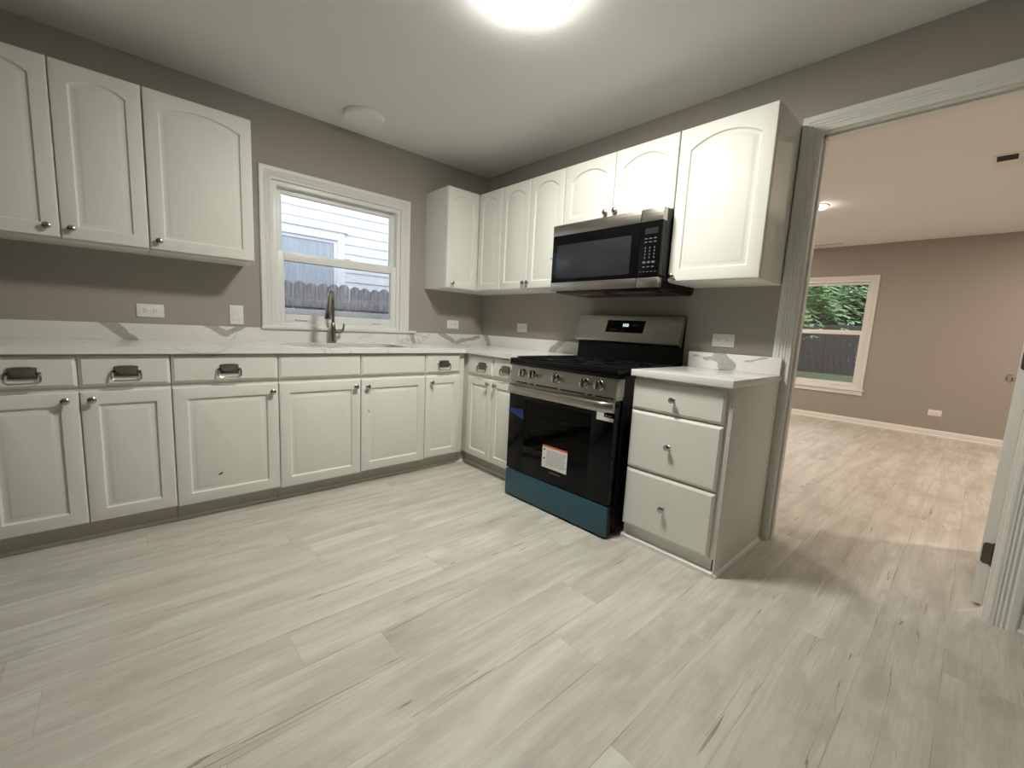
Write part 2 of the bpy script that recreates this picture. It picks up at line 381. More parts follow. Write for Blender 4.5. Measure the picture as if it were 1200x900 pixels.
# ------------------------------------------------------------------ windows
def rect_frame(bm, x0, x1, z0, z1, w, y0, y1, bev=.003, wb=None, wt=None):
    """four bars lying in an x-z plane"""
    wb = wb or w; wt = wt or w
    box(bm, x0, x0+w, y0, y1, z0, z1, bev); box(bm, x1-w, x1, y0, y1, z0, z1, bev)
    box(bm, x0+w, x1-w, y0, y1, z0, z0+wb, bev); box(bm, x0+w, x1-w, y0, y1, z1-wt, z1, bev); return bm
def sash_window(name, w, h, zmid, loc, rotz, cw, screen):
    """local: x along the wall, y outward (outdoors +y), origin at lower left of the opening"""
    cs = bmesh.new()
    def st(cx, cz, dx, dz): return [Vector((cx + dx*u*cw, -t, cz + dz*u*cw)) for u, t in prof]
    loft(cs, [st(w, 0, 1, 0), st(w, h, 1, 1), st(0, h, -1, 1), st(0, 0, -1, 0)])
    root = struct(name, cs, TRIM, ang=20)
    root.location = loc; root.rotation_euler = (0, 0, rotz)
    obj('window_frame', rect_frame(bmesh.new(), 0, w, 0, h, .030, .002, .135, .002), VINYL, root)
    up = obj('upper_sash', rect_frame(bmesh.new(), .030, w-.030, zmid-.030, h-.028, .038, .050, .078, .004, wb=.045), VINYL, root)
    obj('glass_pane', bx(.066, w-.066, .063, .065, zmid+.012, h-.064), GLASS, up)
    lo = obj('lower_sash', rect_frame(bmesh.new(), .024, w-.024, .030, zmid+.028, .046, .016, .046, .004, wb=.055, wt=.058), VINYL, root)
    obj('glass_pane', bx(.068, w-.068, .030, .032, .082, zmid-.028), GLASS, lo)
    for x in (w*.19, w*.80):
        obj('sash_lift', bx(x-.04, x+.04, .004, .018, .048, .056, bev=.003), VINYL, lo)
    obj('sash_lock', bx(w*.55-.022, w*.55+.022, .022, .044, zmid+.028, zmid+.038, bev=.003), VINYL, lo)
    if screen: obj('insect_screen', bx(.03, w-.03, .122, .1225, .03, zmid), SCREEN, root)
    return root
w1 = sash_window('window_1', KW[1]-KW[0], KW[3]-KW[2], .478, (KW[0], 0, KW[2]), 0.0, .95, True)
obj('window_stool', bx(-.085, KW[1]-KW[0]+.135, -.040, .03, -.016, 0.003, bev=.004), TRIM, w1)
w2 = sash_window('window_2', LW[1]-LW[0], LW[3]-LW[2], .775, (LX, LW[1], LW[2]), QR, .62, True)
obj('window_stool', bx(-.07, LW[1]-LW[0]+.07, -.03, .03, -.018, 0.002, bev=.004), TRIM, w2)
obj('window_apron', bx(-.05, LW[1]-LW[0]+.05, -.014, 0, -.075, -.018, bev=.003), TRIM, w2)

# ------------------------------------------------------------------ cabinet parts
def outline(w, h, ins, rise, n=14, bot=None):
    """closed loop of a panel, arched at the top when rise > 0 (x, z)"""
    x0, x1, z0, z1 = ins, w-ins, bot if bot is not None else ins, h-ins
    pts = [(x0, z0), (x1, z0)]
    if rise <= 0:
        top = [(x1 + (x0-x1)*k/n, z1) for k in range(n+1)]
    else:
        c = (x1-x0); rad = (c*c/4 + rise*rise)/(2*rise); zc = z1 - rad; xm = (x0+x1)/2
        a = math.asin(min(1, c/2/rad))
        top = [(xm + rad*math.sin(a - 2*a*k/n), zc + rad*math.cos(a - 2*a*k/n)) for k in range(n+1)]
    return pts + top
def panel_door(w, h, rise=0.0, fr=.056, t=.019):
    L = []
    def add(o, y): L.append([Vector((x, y, z)) for x, z in o])
    add(outline(w, h, .001, 0), 0); add(outline(w, h, 0, 0), -.003); add(outline(w, h, 0, 0), -t+.006); add(outline(w, h, .0025, 0), -t+.002); add(outline(w, h, .008, 0), -t)
    add(outline(w, h, fr, rise), -t); add(outline(w, h, fr+.003, rise*.98), -t+.006); add(outline(w, h, fr+.007, rise*.97), -t+.009)
    add(outline(w, h, fr+.011, rise*.95), -t+.009); add(outline(w, h, fr+.030, rise*.90), -t+.001); add(outline(w, h, fr+.032, rise*.89), -t+.0005)
    return loft(bmesh.new(), L)
def slab(w, h, t=.019, step=.006):
    L = []
    def add(i, y): L.append([Vector((x, y, z)) for x, z in outline(w, h, i, 0, 1)])
    add(.001, 0); add(0, -.003); add(0, -t+.009); add(.003, -t+.006); add(.006, -t+.0045); add(.009, -t+.003); add(.012, -t)
    return loft(bmesh.new(), L)
def knob(x, y, z):
    m = Matrix.Translation((x, y, z)) @ RXF
    return lathe(bmesh.new(), [(.0085, 0), (.0088, .002), (.0055, .005), (.005, .011), (.008, .014), (.0135, .017), (.0155, .021), (.015, .0245), (.011, .0275), (.004, .0285)], 22, m)
def bail_pull(parent, x, y, z):
    """antique cupped plate with a hanging bail"""
    h = bmesh.new(); L = []
    for k in range(11):
        s = k/10.0*2-1; wx = .043 + .003*abs(s)
        a = R(-50 + 200*(k/10.0))
        L.append(None)
    L = []
    for xx in (-.041, -.036, -.02, 0, .02, .036, .041):
        hh = .019 + (.003 if abs(xx) < .03 else 0.0); dd = .0 if abs(xx) > .040 else .010 + (.003 if abs(xx) < .03 else 0)
        prof_ = [(0, hh), (-.003-dd*.6, hh-.001), (-.004-dd, hh-.006), (-.003-dd*.9, hh-.018), (-.002-dd*.45, -.010), (-.004-dd*.35, -.024), (-.003, -.027), (0, -.027)]
        L.append([Vector((x+xx, y+p, z+.008+q)) for p, q in prof_])
    loft(h, L)
    for s in (-1, 1):
        lathe(h, [(.006, 0), (.006, .010), (.004, .013)], 10, Matrix.Translation((x+s*.047, y, z+.002)) @ RXF)
    o = obj('handle', h, PEWTER, parent)
    pts = [(x-.047, y-.009, z+.002), (x-.051, y-.013, z-.012), (x-.049, y-.016, z-.030), (x-.040, y-.018, z-.038), (x, y-.018, z-.039), (x+.040, y-.018, z-.038), (x+.049, y-.016, z-.030), (x+.051, y-.013, z-.012), (x+.047, y-.009, z+.002)]
    obj('bail', tube(bmesh.new(), pts, .0042, 8), CHROME, o)
    return o
BF = -.611                        # base carcass face
def add_door(root, x0, x1, z0, z1, rise, kn, face, fr=.056, name='door', kz=None):
    g = .002
    o = obj(name, panel_door(x1-x0-2*g, z1-z0, rise, fr), WHITE, root, 25, (x0+g, face, z0))
    if kn is not None:
        obj('knob', knob(kn - x0 - g, -.019, kz - z0), NICKEL, o)
    return o
def add_drawer(root, x0, x1, z0, z1, pull, face=BF, name='drawer', cx=None):
    g = .002
    o = obj(name, slab(x1-x0-2*g, z1-z0), WHITE, root, 25, (x0+g, face, z0))
    c = (x1-x0)/2-g if cx is None else cx-x0-g
    if pull == 'bail': bail_pull(o, c, -.019, (z1-z0)/2-.005)
    if pull == 'knob': obj('knob', knob(c, -.019, (z1-z0)/2), NICKEL, o)
    return o
def base_body(root, x0, x1, tx=None, ty=-.548):
    b = bmesh.new(); box(b, x0, x1, BF, -.001, .1, .8715, .001)
    obj('body', b, WHITE, root)
    tx = tx or x1
    t = bmesh.new(); box(t, x0, tx, ty, ty+.04, 0.004, .1)
    obj('toe_kick', t, TOE, root)
    t = bmesh.new(); prism(t, [(ty, .0), (ty-.013, .0), (ty-.012, .006), (ty-.008, .011), (ty, .0145)], 0, x0, tx)
    obj('shoe_moulding', t, TRIM, root)
DZ = (.703, .727, .860)

BG = 'white base cabinets under the window'
c = thing('base_cabinet', 'white two-door base cabinet at the far left with two drawers above', 'cabinet', (-3.007, 0, 0), 0, BG)
base_body(c, .001, .631)
add_door(c, .003, .316, .103, DZ[0], 0, .273, BF, kz=.668); add_door(c, .316, .632, .103, DZ[0], 0, .355, BF, kz=.668)
add_drawer(c, .003, .316, DZ[1], DZ[2], 'bail'); add_drawer(c, .316, .632, DZ[1], DZ[2], 'bail')

c = thing('base_cabinet', 'white single-door base cabinet with a dark chip in the door, one pull drawer', 'cabinet', (-2.375, 0, 0), 0, BG)
base_body(c, .001, .467)
dr = add_door(c, 0, .468, .098, DZ[0], 0, .434, BF, kz=.660)
t = bmesh.new(); prism(t, [(.168, .138), (.176, .131), (.184, .135), (.192, .146), (.186, .148), (.178, .140)], 1, -.0195, -.0165); obj('chip', t, CHIP, dr)['label'] = 'dark chipped paint spot'
add_drawer(c, 0, .468, DZ[1], DZ[2], 'bail', cx=.238)

c = thing('base_cabinet', 'white two-door sink base cabinet below the window, blank drawer fronts', 'cabinet', (-1.907, 0, 0), 0, BG)
b = bmesh.new(); box(b, .001, .935, BF, -.59, .1, .8715, .001); box(b, .001, .02, -.59, -.001, .1, .8715); box(b, .916, .935, -.59, -.001, .1, .8715); box(b, .02, .916, -.59, -.001, .1, .12); box(b, .02, .916, -.02, -.001, .12, .8715)
obj('body', b, WHITE, c)
t = bmesh.new(); box(t, .001, .935, -.548, -.508, .004, .1); obj('toe_kick', t, TOE, c)
t = bmesh.new(); prism(t, [(-.548, .0), (-.561, .0), (-.560, .006), (-.556, .011), (-.548, .0145)], 0, .001, .935); obj('shoe_moulding', t, TRIM, c)
add_door(c, 0, .470, .092, DZ[0], 0, .433, BF, kz=.661); dr = add_door(c, .470, .936, .098, DZ[0], 0, .510, BF, kz=.659)
t = bmesh.new(); box(t, .044, .050, -.0195, -.017, .395, .405, .001); box(t, .050, .055, -.0195, -.017, .390, .396, .001); obj('chip', t, CHIP, dr)['label'] = 'small dark chipped paint spot'
add_drawer(c, 0, .470, DZ[1], DZ[2], None, name='drawer_front'); add_drawer(c, .470, .936, DZ[1], DZ[2], None, name='drawer_front')

c = thing('base_cabinet', 'narrow white base cabinet right of the sink cabinet, next to the corner', 'cabinet', (-.971, 0, 0), 0, BG)
base_body(c, .001, .340)
add_door(c, 0, .295, .108, DZ[0], 0, .044, BF, .050, kz=.661)
add_drawer(c, 0, .295, DZ[1], DZ[2], 'bail')

c = thing('base_cabinet', 'white two-door corner base cabinet on the left side of the stove', 'cabinet', (0, 0, 0), QR)
b = bmesh.new(); box(b, .001, 1.243, BF+.005, -.001, .1, .8715, .001); box(b, .632, 1.243, BF, BF+.006, .1, .8715); obj('body', b, WHITE, c)
t = bmesh.new(); box(t, .549, 1.243, -.548, -.508, .004, .1); box(t, .509, .549, -.630, -.508, .004, .1); obj('toe_kick', t, TOE, c)
t = bmesh.new(); prism(t, [(-.548, .0), (-.561, .0), (-.560, .006), (-.556, .011), (-.548, .0145)], 0, .549, 1.243); prism(t, [(.549, .0), (.562, .0), (.561, .006), (.557, .011), (.549, .0145)], 1, -.630, -.549); obj('shoe_moulding', t, TRIM, c)
add_door(c, .662, .950, .105, DZ[0], 0, .913, BF, .050, kz=.668); add_door(c, .950, 1.240, .105, DZ[0], 0, .992, BF, .050, kz=.668)
add_drawer(c, .662, .950, DZ[1], DZ[2], 'bail', cx=.838); add_drawer(c, .950, 1.240, DZ[1], DZ[2], 'bail')

c = thing('drawer_cabinet', 'white three-drawer base cabinet standing between the stove and the doorway', 'cabinet', (0, -2.072, 0), QR)
b = bmesh.new(); box(b, .001, .474, BF, -.022, .085, .8715, .001); box(b, .001, .462, -.598, -.022, 0.0, .084); box(b, .4745, .480, BF+.002, -.022, 0.0, .8715, .0005); obj('body', b, WHITE, c)
t = bmesh.new(); prism(t, [(-.598, 0), (-.616, 0), (-.616, .018), (-.610, .024), (-.600, .026), (-.598, .026)], 0, -.006, .476); obj('shoe_moulding', t, TRIM, c)
t = bmesh.new(); prism(t, [(.480, 0), (.493, 0), (.492, .009), (.487, .016), (.480, .019)], 1, -.616, -.03); obj('shoe_moulding', t, TRIM, c)
for z0, z1 in ((.090, .391), (.403, .697), (.706, .852)):
    add_drawer(c, .001, .458, z0, z1, 'knob', cx=.221)

# wall cabinets
UF = -.312
def wall_body(root, x0, x1, z0, z1, yb=-.001): obj('body', bx(x0, x1, UF, yb, z0, z1, bev=.001), WHITE, root)
UZ = (1.378, 2.152)
c = thing('wall_cabinet', 'white two-door wall cabinet at the upper left, cut by the edge of the photo', 'cabinet', (-3.040, 0, UZ[0]), 0, 'white wall cabinets')
H = UZ[1]-UZ[0]
wall_body(c, .001, .627, .0, H-.004)
add_door(c, .001, .315, 0.006, H, .034, .274, UF, kz=.050); add_door(c, .315, .627, 0.006, H, .034, .352, UF, kz=.050)
c = thing('wall_cabinet', 'white single-door wall cabinet with an arched panel on the left of the window', 'cabinet', (-2.412, 0, UZ[0]), 0, 'white wall cabinets')
wall_body(c, .001, .465, .0, H-.004)
add_door(c, .001, .466, 0.006, H, .038, .037, UF, kz=.047)
UZ = (1.364, 2.135); H = UZ[1]-UZ[0]
c = thing('corner_wall_cabinet', 'white L-shaped corner wall cabinet with two narrow arched doors', 'cabinet', (0, 0, UZ[0]), 0, 'white wall cabinets')
b = bmesh.new(); prism(b, [(-.001, -.001), (-.632, -.001), (-.632, UF), (UF, UF), (UF, -.618), (-.001, -.618)], 2, 0, H-.003); obj('body', b, WHITE, c)
add_door(c, -.632, UF-.019, .004, H, .048, -.582, UF, .050, kz=.042)
d2 = add_door(c, 0, .618+UF-.019, .004, H, .048, None, 0, .050); d2.rotation_euler = (0, 0, QR); d2.location = (UF, UF-.021, .004)
c = thing('wall_cabinet', 'white two-door tall wall cabinet directly left of the microwave', 'cabinet', (0, -.620, UZ[0]), QR, 'white wall cabinets')
wall_body(c, .001, .630, 0, H-.003)
add_door(c, 0, .306, .004, H, .048, .299-.012, UF, .050, kz=.044); add_door(c, .306, .631, .004, H, .048, .362-.032, UF, .050, kz=.044)
c = thing('wall_cabinet', 'short white two-door wall cabinet mounted above the microwave', 'cabinet', (0, -1.2525, 1.745), QR, 'white wall cabinets')
h2 = UZ[1]-1.745
wall_body(c, .001, .782, 0, h2-.003)
add_door(c, 0, .389, .004, h2, .050, .347, UF, .056, kz=.050); add_door(c, .389, .782, .004, h2, .050, .416, UF, .056, kz=.050)
c = thing('wall_cabinet', 'white wide single-door wall cabinet between the microwave and the doorway', 'cabinet', (0, -2.037, UZ[0]), QR, 'white wall cabinets')
wall_body(c, .002, .458, 0, H-.003)
add_door(c, .0, .458, .004, H, .052, .030, UF, .060, kz=.030)

# ------------------------------------------------------------------ countertops
ZC0, ZC1 = .872, .904
SK = (-1.80, -1.045, -.555, -.145)    # sink cut-out
def rrect(x0, x1, y0, y1, r, n=6):
    p = []
    for cx, cy, a in ((x1-r, y1-r, 0), (x0+r, y1-r, 90), (x0+r, y0+r, 180), (x1-r, y0+r, 270)):
        p += [(cx + r*math.cos(R(a+90*k/n)), cy + r*math.sin(R(a+90*k/n))) for k in range(n+1)]
    return p
def slab_with_hole(outer, hole, z0, z1):
    bm = bmesh.new(); es = []
    for lp in [outer] + ([hole] if hole else []):
        vs = [bm.verts.new((x, y, z1)) for x, y in lp]
        es += [bm.edges.new((vs[i], vs[(i+1) % len(vs)])) for i in range(len(vs))]
    bmesh.ops.triangle_fill(bm, edges=es, use_beauty=True)
    r = bmesh.ops.extrude_face_region(bm, geom=bm.faces[:])
    bmesh.ops.translate(bm, vec=(0, 0, z0-z1), verts=[v for v in r['geom'] if isinstance(v, bmesh.types.BMVert)])
    return bm
ct = thing('countertop', 'L-shaped white veined quartz countertop running under the window to the stove', 'countertop', (0, 0, ZC0))
outer = [(-.001, -.001), (-3.02, -.001), (-3.02, -.648), (-.655, -.648), (-.648, -.655), (-.648, -1.246), (-.001, -1.246)]
top = obj('slab', slab_with_hole(outer, rrect(*SK[:2], *SK[2:], .085), 0, ZC1-ZC0), QUARTZ, ct, 30)
b = bmesh.new(); box(b, -3.02, -.001, -.021, -.001, ZC1-ZC0, .994-ZC0, .0015); obj('backsplash', b, QUARTZ, ct)
b = bmesh.new(); box(b, -.026, -.001, -1.246, -.022, ZC1-ZC0, .994-ZC0, .0015); obj('backsplash', b, QUARTZ, ct)
ct2 = thing('countertop', 'short white veined quartz countertop on the three-drawer cabinet by the doorway', 'countertop', (0, 0, ZC0))
obj('slab', bx(-.655, -.021, -2.558, -2.070, 0, ZC1-ZC0, bev=.002), QUARTZ, ct2)
obj('backsplash', bx(-.041, -.021, -2.552, -2.064, ZC1-ZC0, .993-ZC0, bev=.0015), QUARTZ, ct2)

# sink and faucet
sk = thing('sink', 'stainless undermount sink set into the quartz counter below the window', 'sink', (-1.4225, -.35, ZC0-.2))
hw, hd = (SK[1]-SK[0])/2+.004, (SK[3]-SK[2])/2+.004
L = []
for (e, z, r) in ((.012, .199, .09), (0, .199, .085), (-.004, .19, .085), (-.012, .03, .08), (-.03, .008, .065), (-.06, .002, .04)):
    L.append([Vector((x, y, z)) for x, y in rrect(-hw-e, hw+e, -hd-e, hd+e, r)])
bm = loft(bmesh.new(), L, cap0=False); bmesh.ops.solidify(bm, geom=bm.faces[:], thickness=-.0015)
obj('bowl', bm, SINKM, sk)
obj('drain', lathe(bmesh.new(), [(.045, .0), (.045, .003), (.038, .0045), (.030, .002), (.005, .002)], 24), NICKEL, sk, loc=(0, .04, .003))
fc = thing('faucet', 'brushed nickel pull-down kitchen faucet behind the sink, lever on the right', 'faucet', (-1.418, -.083, ZC1))
obj('body', lathe(bmesh.new(), [(.026, 0), (.026, .004), (.022, .009), (.0195, .10), (.017, .128), (.0125, .140), (.0115, .145)], 28), NICKEL, fc)
hx, hy = -.074, -.150
arc = [(0, 0, .13), (0, 0, .22), (0, 0, .30)]
for k in range(1, 11):
    a = PI*k/10*0.96
    f = (1-math.cos(a))/2
    arc.append((hx*f, hy*f, .30 + .062*math.sin(a)))
obj('spout', tube(bmesh.new(), arc, .0112, 14), NICKEL, fc)
e = Vector(arc[-1])
obj('spray_head', tube(bmesh.new(), [e+Vector((0, 0, .012)), e+Vector((-.002, -.002, -.02)), e+Vector((-.009, -.006, -.085)), e+Vector((-.014, -.008, -.135)), e+Vector((-.0145, -.008, -.143))], [.012, .0145, .020, .023, .021], 18), NICKEL, fc)
lv = tube(bmesh.new(), [(.018, 0, .080), (.050, 0, .080), (.066, 0, .080)], [.015, .0145, .012], 16)
tube(lv, [(.060, -.001, .078), (.070, -.002, .092), (.074, -.004, .115), (.076, -.006, .140)], [.008, .0075, .0065, .006], 10)
obj('lever', lv, NICKEL, fc)

# ------------------------------------------------------------------ outlets and switch
def plate(root, w, h, bev=.003): return obj('cover_plate', bx(-w/2, w/2, -.006, 0, -h/2, h/2, bev=bev), PLASTIC, root)
def outlet(label, loc, rotz, gfci=True, vert=False, cat='outlet', group='white wall outlets'):
    o = thing('wall_outlet', label, cat, loc, rotz, group)
    w, h = (.075, .117) if vert else (.122, .074)
    plate(o, w, h)
    fw, fh = (.033, .066) if vert else (.066, .033)
    f = obj('receptacle', bx(-fw/2, fw/2, -.0085, -.005, -fh/2, fh/2, bev=.001), PLASTIC, o)
    for k in (-1, 1):
        s = bmesh.new(); c0 = k*.0195
        for dx, dz, a, b_ in ((-.006, .006, .0045, .0022), (-.006, -.006, .0035, .0022), (.005, 0, .0026, .0032)):
            box(s, c0+dx-a, c0+dx+a, -.0088, -.008, dz-b_*.6, dz+b_*.6)
        obj('slots', s, DARKHOLE, f)
    if gfci and not vert:
        t = bmesh.new(); box(t, -.004, -.0005, -.0095, -.008, -.006, .006, .0005); box(t, .0005, .004, -.0095, -.008, -.006, .006, .0005); obj('test_buttons', t, PLASTIC, f)
    return o
outlet('white horizontal outlet on the grey wall above the left end of the backsplash', (-2.415, 0, 1.069), 0)
outlet('small white outlet on the window wall below the corner wall cabinet', (-.333, 0, 1.078), 0)
outlet('small white outlet on the stove wall, left of the stove backguard', (0, -.565, 1.080), QR)
outlet('white horizontal outlet between the stove and the doorway above short backsplash', (0, -2.238, 1.067), QR)
outlet('white outlet low on the living room wall beyond the doorway', (LX, -2.935, .291), QR, False)
o = thing('light_switch', 'white rocker light switch on the wall left of the kitchen window', 'switch', (-1.994, 0, 1.069), 0)
plate(o, .075, .120)
f = obj('switch_frame', bx(-.0175, .0175, -.0075, -.005, -.034, .034, bev=.0008), PLASTIC, o)
obj('rocker', prism(bmesh.new(), [(-.007, -.030), (-.0115, -.030), (-.008, 0), (-.0085, .030), (-.007, .030)], 0, -.0145, .0145), PLASTIC, f)

# ------------------------------------------------------------------ microwave (local x from its left side, stove wall)
mw = thing('microwave', 'stainless and black over-the-range microwave between the wall cabinets', 'microwave', (0, -1.266, 1.318), QR)
MWW = .770
b = bmesh.new(); box(b, .001, MWW-.001, -.386, -.001, .020, .425, .003)
prism(b, [(-.38, .022), (-.37, .004), (-.30, .0), (-.02, .0), (-.001, .012), (-.001, .022)], 0, .006, MWW-.006)
obj('body', b, BLACK, mw)
for x0 in (.10, .44):
    b = bmesh.new(); box(b, x0-.006, x0+.238, -.306, -.194, -.001, .002)
    for k in range(12): box(b, x0+k*.02, x0+k*.02+.012, -.30, -.20, -.003, -.0005)
    obj('grease_filter', b, STEEL, mw)
XS = .640
dm = obj('door', bx(.001, XS, -.426, -.388, .014, .423, bev=.003), GLOSS, mw)
obj('trim_band', bx(.0, XS-.001, -.4275, -.386, .357, .423, bev=.002), STEEL, dm)
obj('trim_band', bx(.0, XS-.001, -.4275, -.386, .012, .064, bev=.002), STEEL, dm)
obj('window', bx(.040, .590, -.4266, -.42, .088, .298, bev=.0005), PANE2, dm)
t = bmesh.new(); box(t, -.012, .006, -.43, -.4265, .216, .228); box(t, -.012, -.0095, -.43, -.39, .216, .228); obj('tape_tab', t, LTAPE, dm)['label'] = 'pale blue tape tab'
cp = obj('control_panel', bx(XS+.002, MWW, -.426, -.388, .014, .423, bev=.003), GLOSS, mw)
obj('trim_band', bx(XS+.003, MWW+.001, -.4275, -.386, .357, .423, bev=.002), STEEL, cp)
obj('trim_band', bx(XS+.003, MWW+.001, -.4275, -.386, .012, .064, bev=.002), STEEL, cp)
obj('display', bx(.672, .748, -.4264, -.42, .292, .322), PANE2, cp)
def key_marks(x, w_, pitch, n, z0, z1):
    for k in range(n): obj('key', bx(x+k*pitch, x+k*pitch+w_, -.4265, -.426, z0, z1), PRINT, cp, 0)
for r_ in range(2): key_marks(.672, .017, .027, 3, .266-r_*.018, .271-r_*.018)
for r_ in range(4): key_marks(.678, .006, .027, 3, .216-r_*.017, .225-r_*.017)
key_marks(.670, .018, .027, 3, .140, .150); key_marks(.672, .015, .026, 3, .118, .124); key_marks(.655, .012, .022, 5, .094, .097)

# ------------------------------------------------------------------ gas range
RW = .784
rg = thing('gas_range', 'black and stainless gas stove with blue film on its bottom drawer', 'stove', (-.022, -1.2445, 0), QR + R(1.2))
# local x 0..RW, y: 0 at the back, front at -.715
FR = -.715
b = bmesh.new()
box(b, .004, .030, -.650, -.002, .035, .862, .003); box(b, RW-.030, RW-.004, -.650, -.002, .035, .862, .003)
box(b, .03, RW-.03, -.03, -.002, .035, .862); box(b, .03, RW-.03, -.65, -.03, .035, .19); box(b, .03, RW-.03, -.65, -.03, .76, .862)
obj('body', b, BLACK, rg)
for x in (.05, RW-.05):
    for y in (-.60, -.08): obj('foot', lathe(bmesh.new(), [(.020, 0), (.020, .008), (.010, .012), (.010, .036)], 14), BLACK, rg, loc=(x, y, 0))
b = bmesh.new(); box(b, .06, RW-.06, -.62, -.06, .245, .25); box(b, .06, RW-.06, -.065, -.06, .25, .70); box(b, .06, .065, -.62, -.06, .25, .70); box(b, RW-.065, RW-.06, -.62, -.06, .25, .70); box(b, .06, RW-.06, -.62, -.06, .70, .705)
obj('oven_cavity', b, CAVITY, rg)
for z in (.40, .53):
    b = bmesh.new()
    for y in (-.60, -.45, -.30, -.10): tube(b, [(.07, y, z), (RW-.07, y, z)], .0035, 8)
    for k in range(20): tube(b, [(.08+k*.0328, -.60, z+.004), (.08+k*.0328, -.10, z+.004)], .002, 6)
    obj('oven_rack', b, CHROME, rg)
# drawer
dw = obj('drawer', bx(.006, RW-.006, FR+.002, -.652, .012, .176, bev=.003), BLACK, rg)
obj('protective_film', bx(.004, RW-.004, FR-.002, FR+.012, .012, .178, bev=.0025), FILM, dw)['label'] = 'blue protective film over the drawer front'
# oven door: a frame of black glass round a tinted window
WX0, WX1, WZ0, WZ1 = .145, RW-.145, .355, .645
b = bmesh.new()
y0, y1 = FR, FR+.045
box(b, .004, WX0, y0, y1, .186, .735, .002); box(b, WX1, RW-.004, y0, y1, .186, .735, .002)
box(b, WX0, WX1, y0, y1, .186, WZ0, .0005); box(b, WX0, WX1, y0, y1, WZ1, .735, .0005)
od = obj('oven_door', b, GLOSS, rg)
obj('oven_window', bx(WX0, WX1, y0+.001, y0+.005, WZ0, WZ1), OVENGLASS, od)
b = bmesh.new()
for x in (WX0-.012, WX1+.010): box(b, x, x+.002, y0-.0004, y0+.001, WZ0-.02, WZ1+.02)
# handle: wide bowed stainless bar across the top of the door
L = []
for k in range(25):
    s = k/24.0; x = .006 + s*(RW-.012); e_ = min(1.0, min(s, 1-s)/.085); bow = .040*math.sin(e_*PI/2)**.6 + .004
    L.append([Vector((x, FR-bow+q[0], .705+q[1])) for q in ((.006, .026), (-.004, .025), (-.011, .018), (-.014, .006), (-.014, -.008), (-.010, -.020), (-.003, -.026), (.008, -.026), (.010, 0))])
hb = loft(bmesh.new(), L)
for x0 in (.006, RW-.050): box(hb, x0, x0+.044, FR-.012, FR+.004, .676, .734, .003)
obj('door_handle', hb, STEEL, od)
obj('door_top_strip', bx(.006, RW-.006, FR-.004, FR+.01, .676, .737, bev=.002), STEEL, od)
# stickers on the glass
def sticker(x0, x1, z0, z1, y=None):
    y = FR if y is None else y; return bx(x0, x1, y-.0012, y-.0002, z0, z1)
lx = .310
ink = bmesh.new()
rnd = random.Random(2)
for k in range(13):
    z = .378 - k*.0071; xx = lx+.034
    while xx < lx+.170:
        wv = rnd.uniform(.012, .04); box(ink, xx, min(xx+wv, lx+.182), FR-.0016, FR-.001, z-.0014, z+.0012); xx += wv+.004
bi = bmesh.new(); prism(bi, [(lx+.008, .376), (lx+.024, .376), (lx+.016, .390)], 1, FR-.0016, FR-.001)
lathe(bi, [(.0065, 0), (.0065, .0006)], 14, Matrix.Translation((lx+.016, FR-.001, .326)) @ RXF)
obj('warning_label', [(sticker(lx, lx+.188, .272, .395), PAPER), (bx(lx, lx+.188, FR-.0014, FR-.0002, .395, .406), ORANGE), (ink, INK), (bi, BLACKINK)], None, od)['label'] = 'white warning label with orange band and grey print'
obj('maker_mark', bx(.372, .452, FR-.001, FR-.0002, .247, .2535), PRINT, od)['label'] = 'faint grey lettering mark'
t = sticker(.672, .775, .628, .647); box(t, .672, .716, FR-.0012, FR-.0002, .647, .668)
obj('small_label', [(t, PAPER), (bx(.722, .765, FR-.001, FR-.0002, .652, .660), PRINT)], None, od)['label'] = 'small white sticker'
b = bmesh.new(); prism(b, [(.004, .575), (.004, .552), (.135, .520), (.128, .580)], 1, FR-.0012, FR-.0002); obj('tape_strip', b, TAPE, od)['label'] = 'torn strip of blue tape'
# control panel with knobs
b = bmesh.new(); prism(b, [(FR-.004, .757), (FR+.006, .848), (-.60, .848), (-.60, .757)], 0, .004, RW-.004)
cpn = obj('control_panel', b, STEEL, rg)
b = bmesh.new(); box(b, .006, RW-.006, FR+.006, -.60, .738, .757)
obj('vent_strip', b, STEEL, cpn)
b = bmesh.new()
for x0, w_ in ((.05, .10), (.17, .03), (.22, .17), (.41, .17), (.60, .03), (.65, .11)): box(b, x0, x0+w_, FR+.0045, FR+.012, .743, .750)
obj('vent_slots', b, DARKHOLE, cpn)
for x in (.124, .206, .390, .586, .678):
    m = Matrix.Translation((x, FR+.001, .806)) @ Matrix.Rotation(R(83), 4, 'X')
    kb = lathe(bmesh.new(), [(.027, 0), (.027, .006), (.024, .008), (.0235, .030), (.021, .035), (.006, .036)], 28, m)
    k_ = obj('burner_knob', kb, CHROME, rg)
    g_ = bmesh.new(); box(g_, -.006, .006, -.023, .023, .034, .046, .002); bmesh.ops.transform(g_, matrix=m, verts=g_.verts[:])
    obj('grip', g_, CHROME, k_)
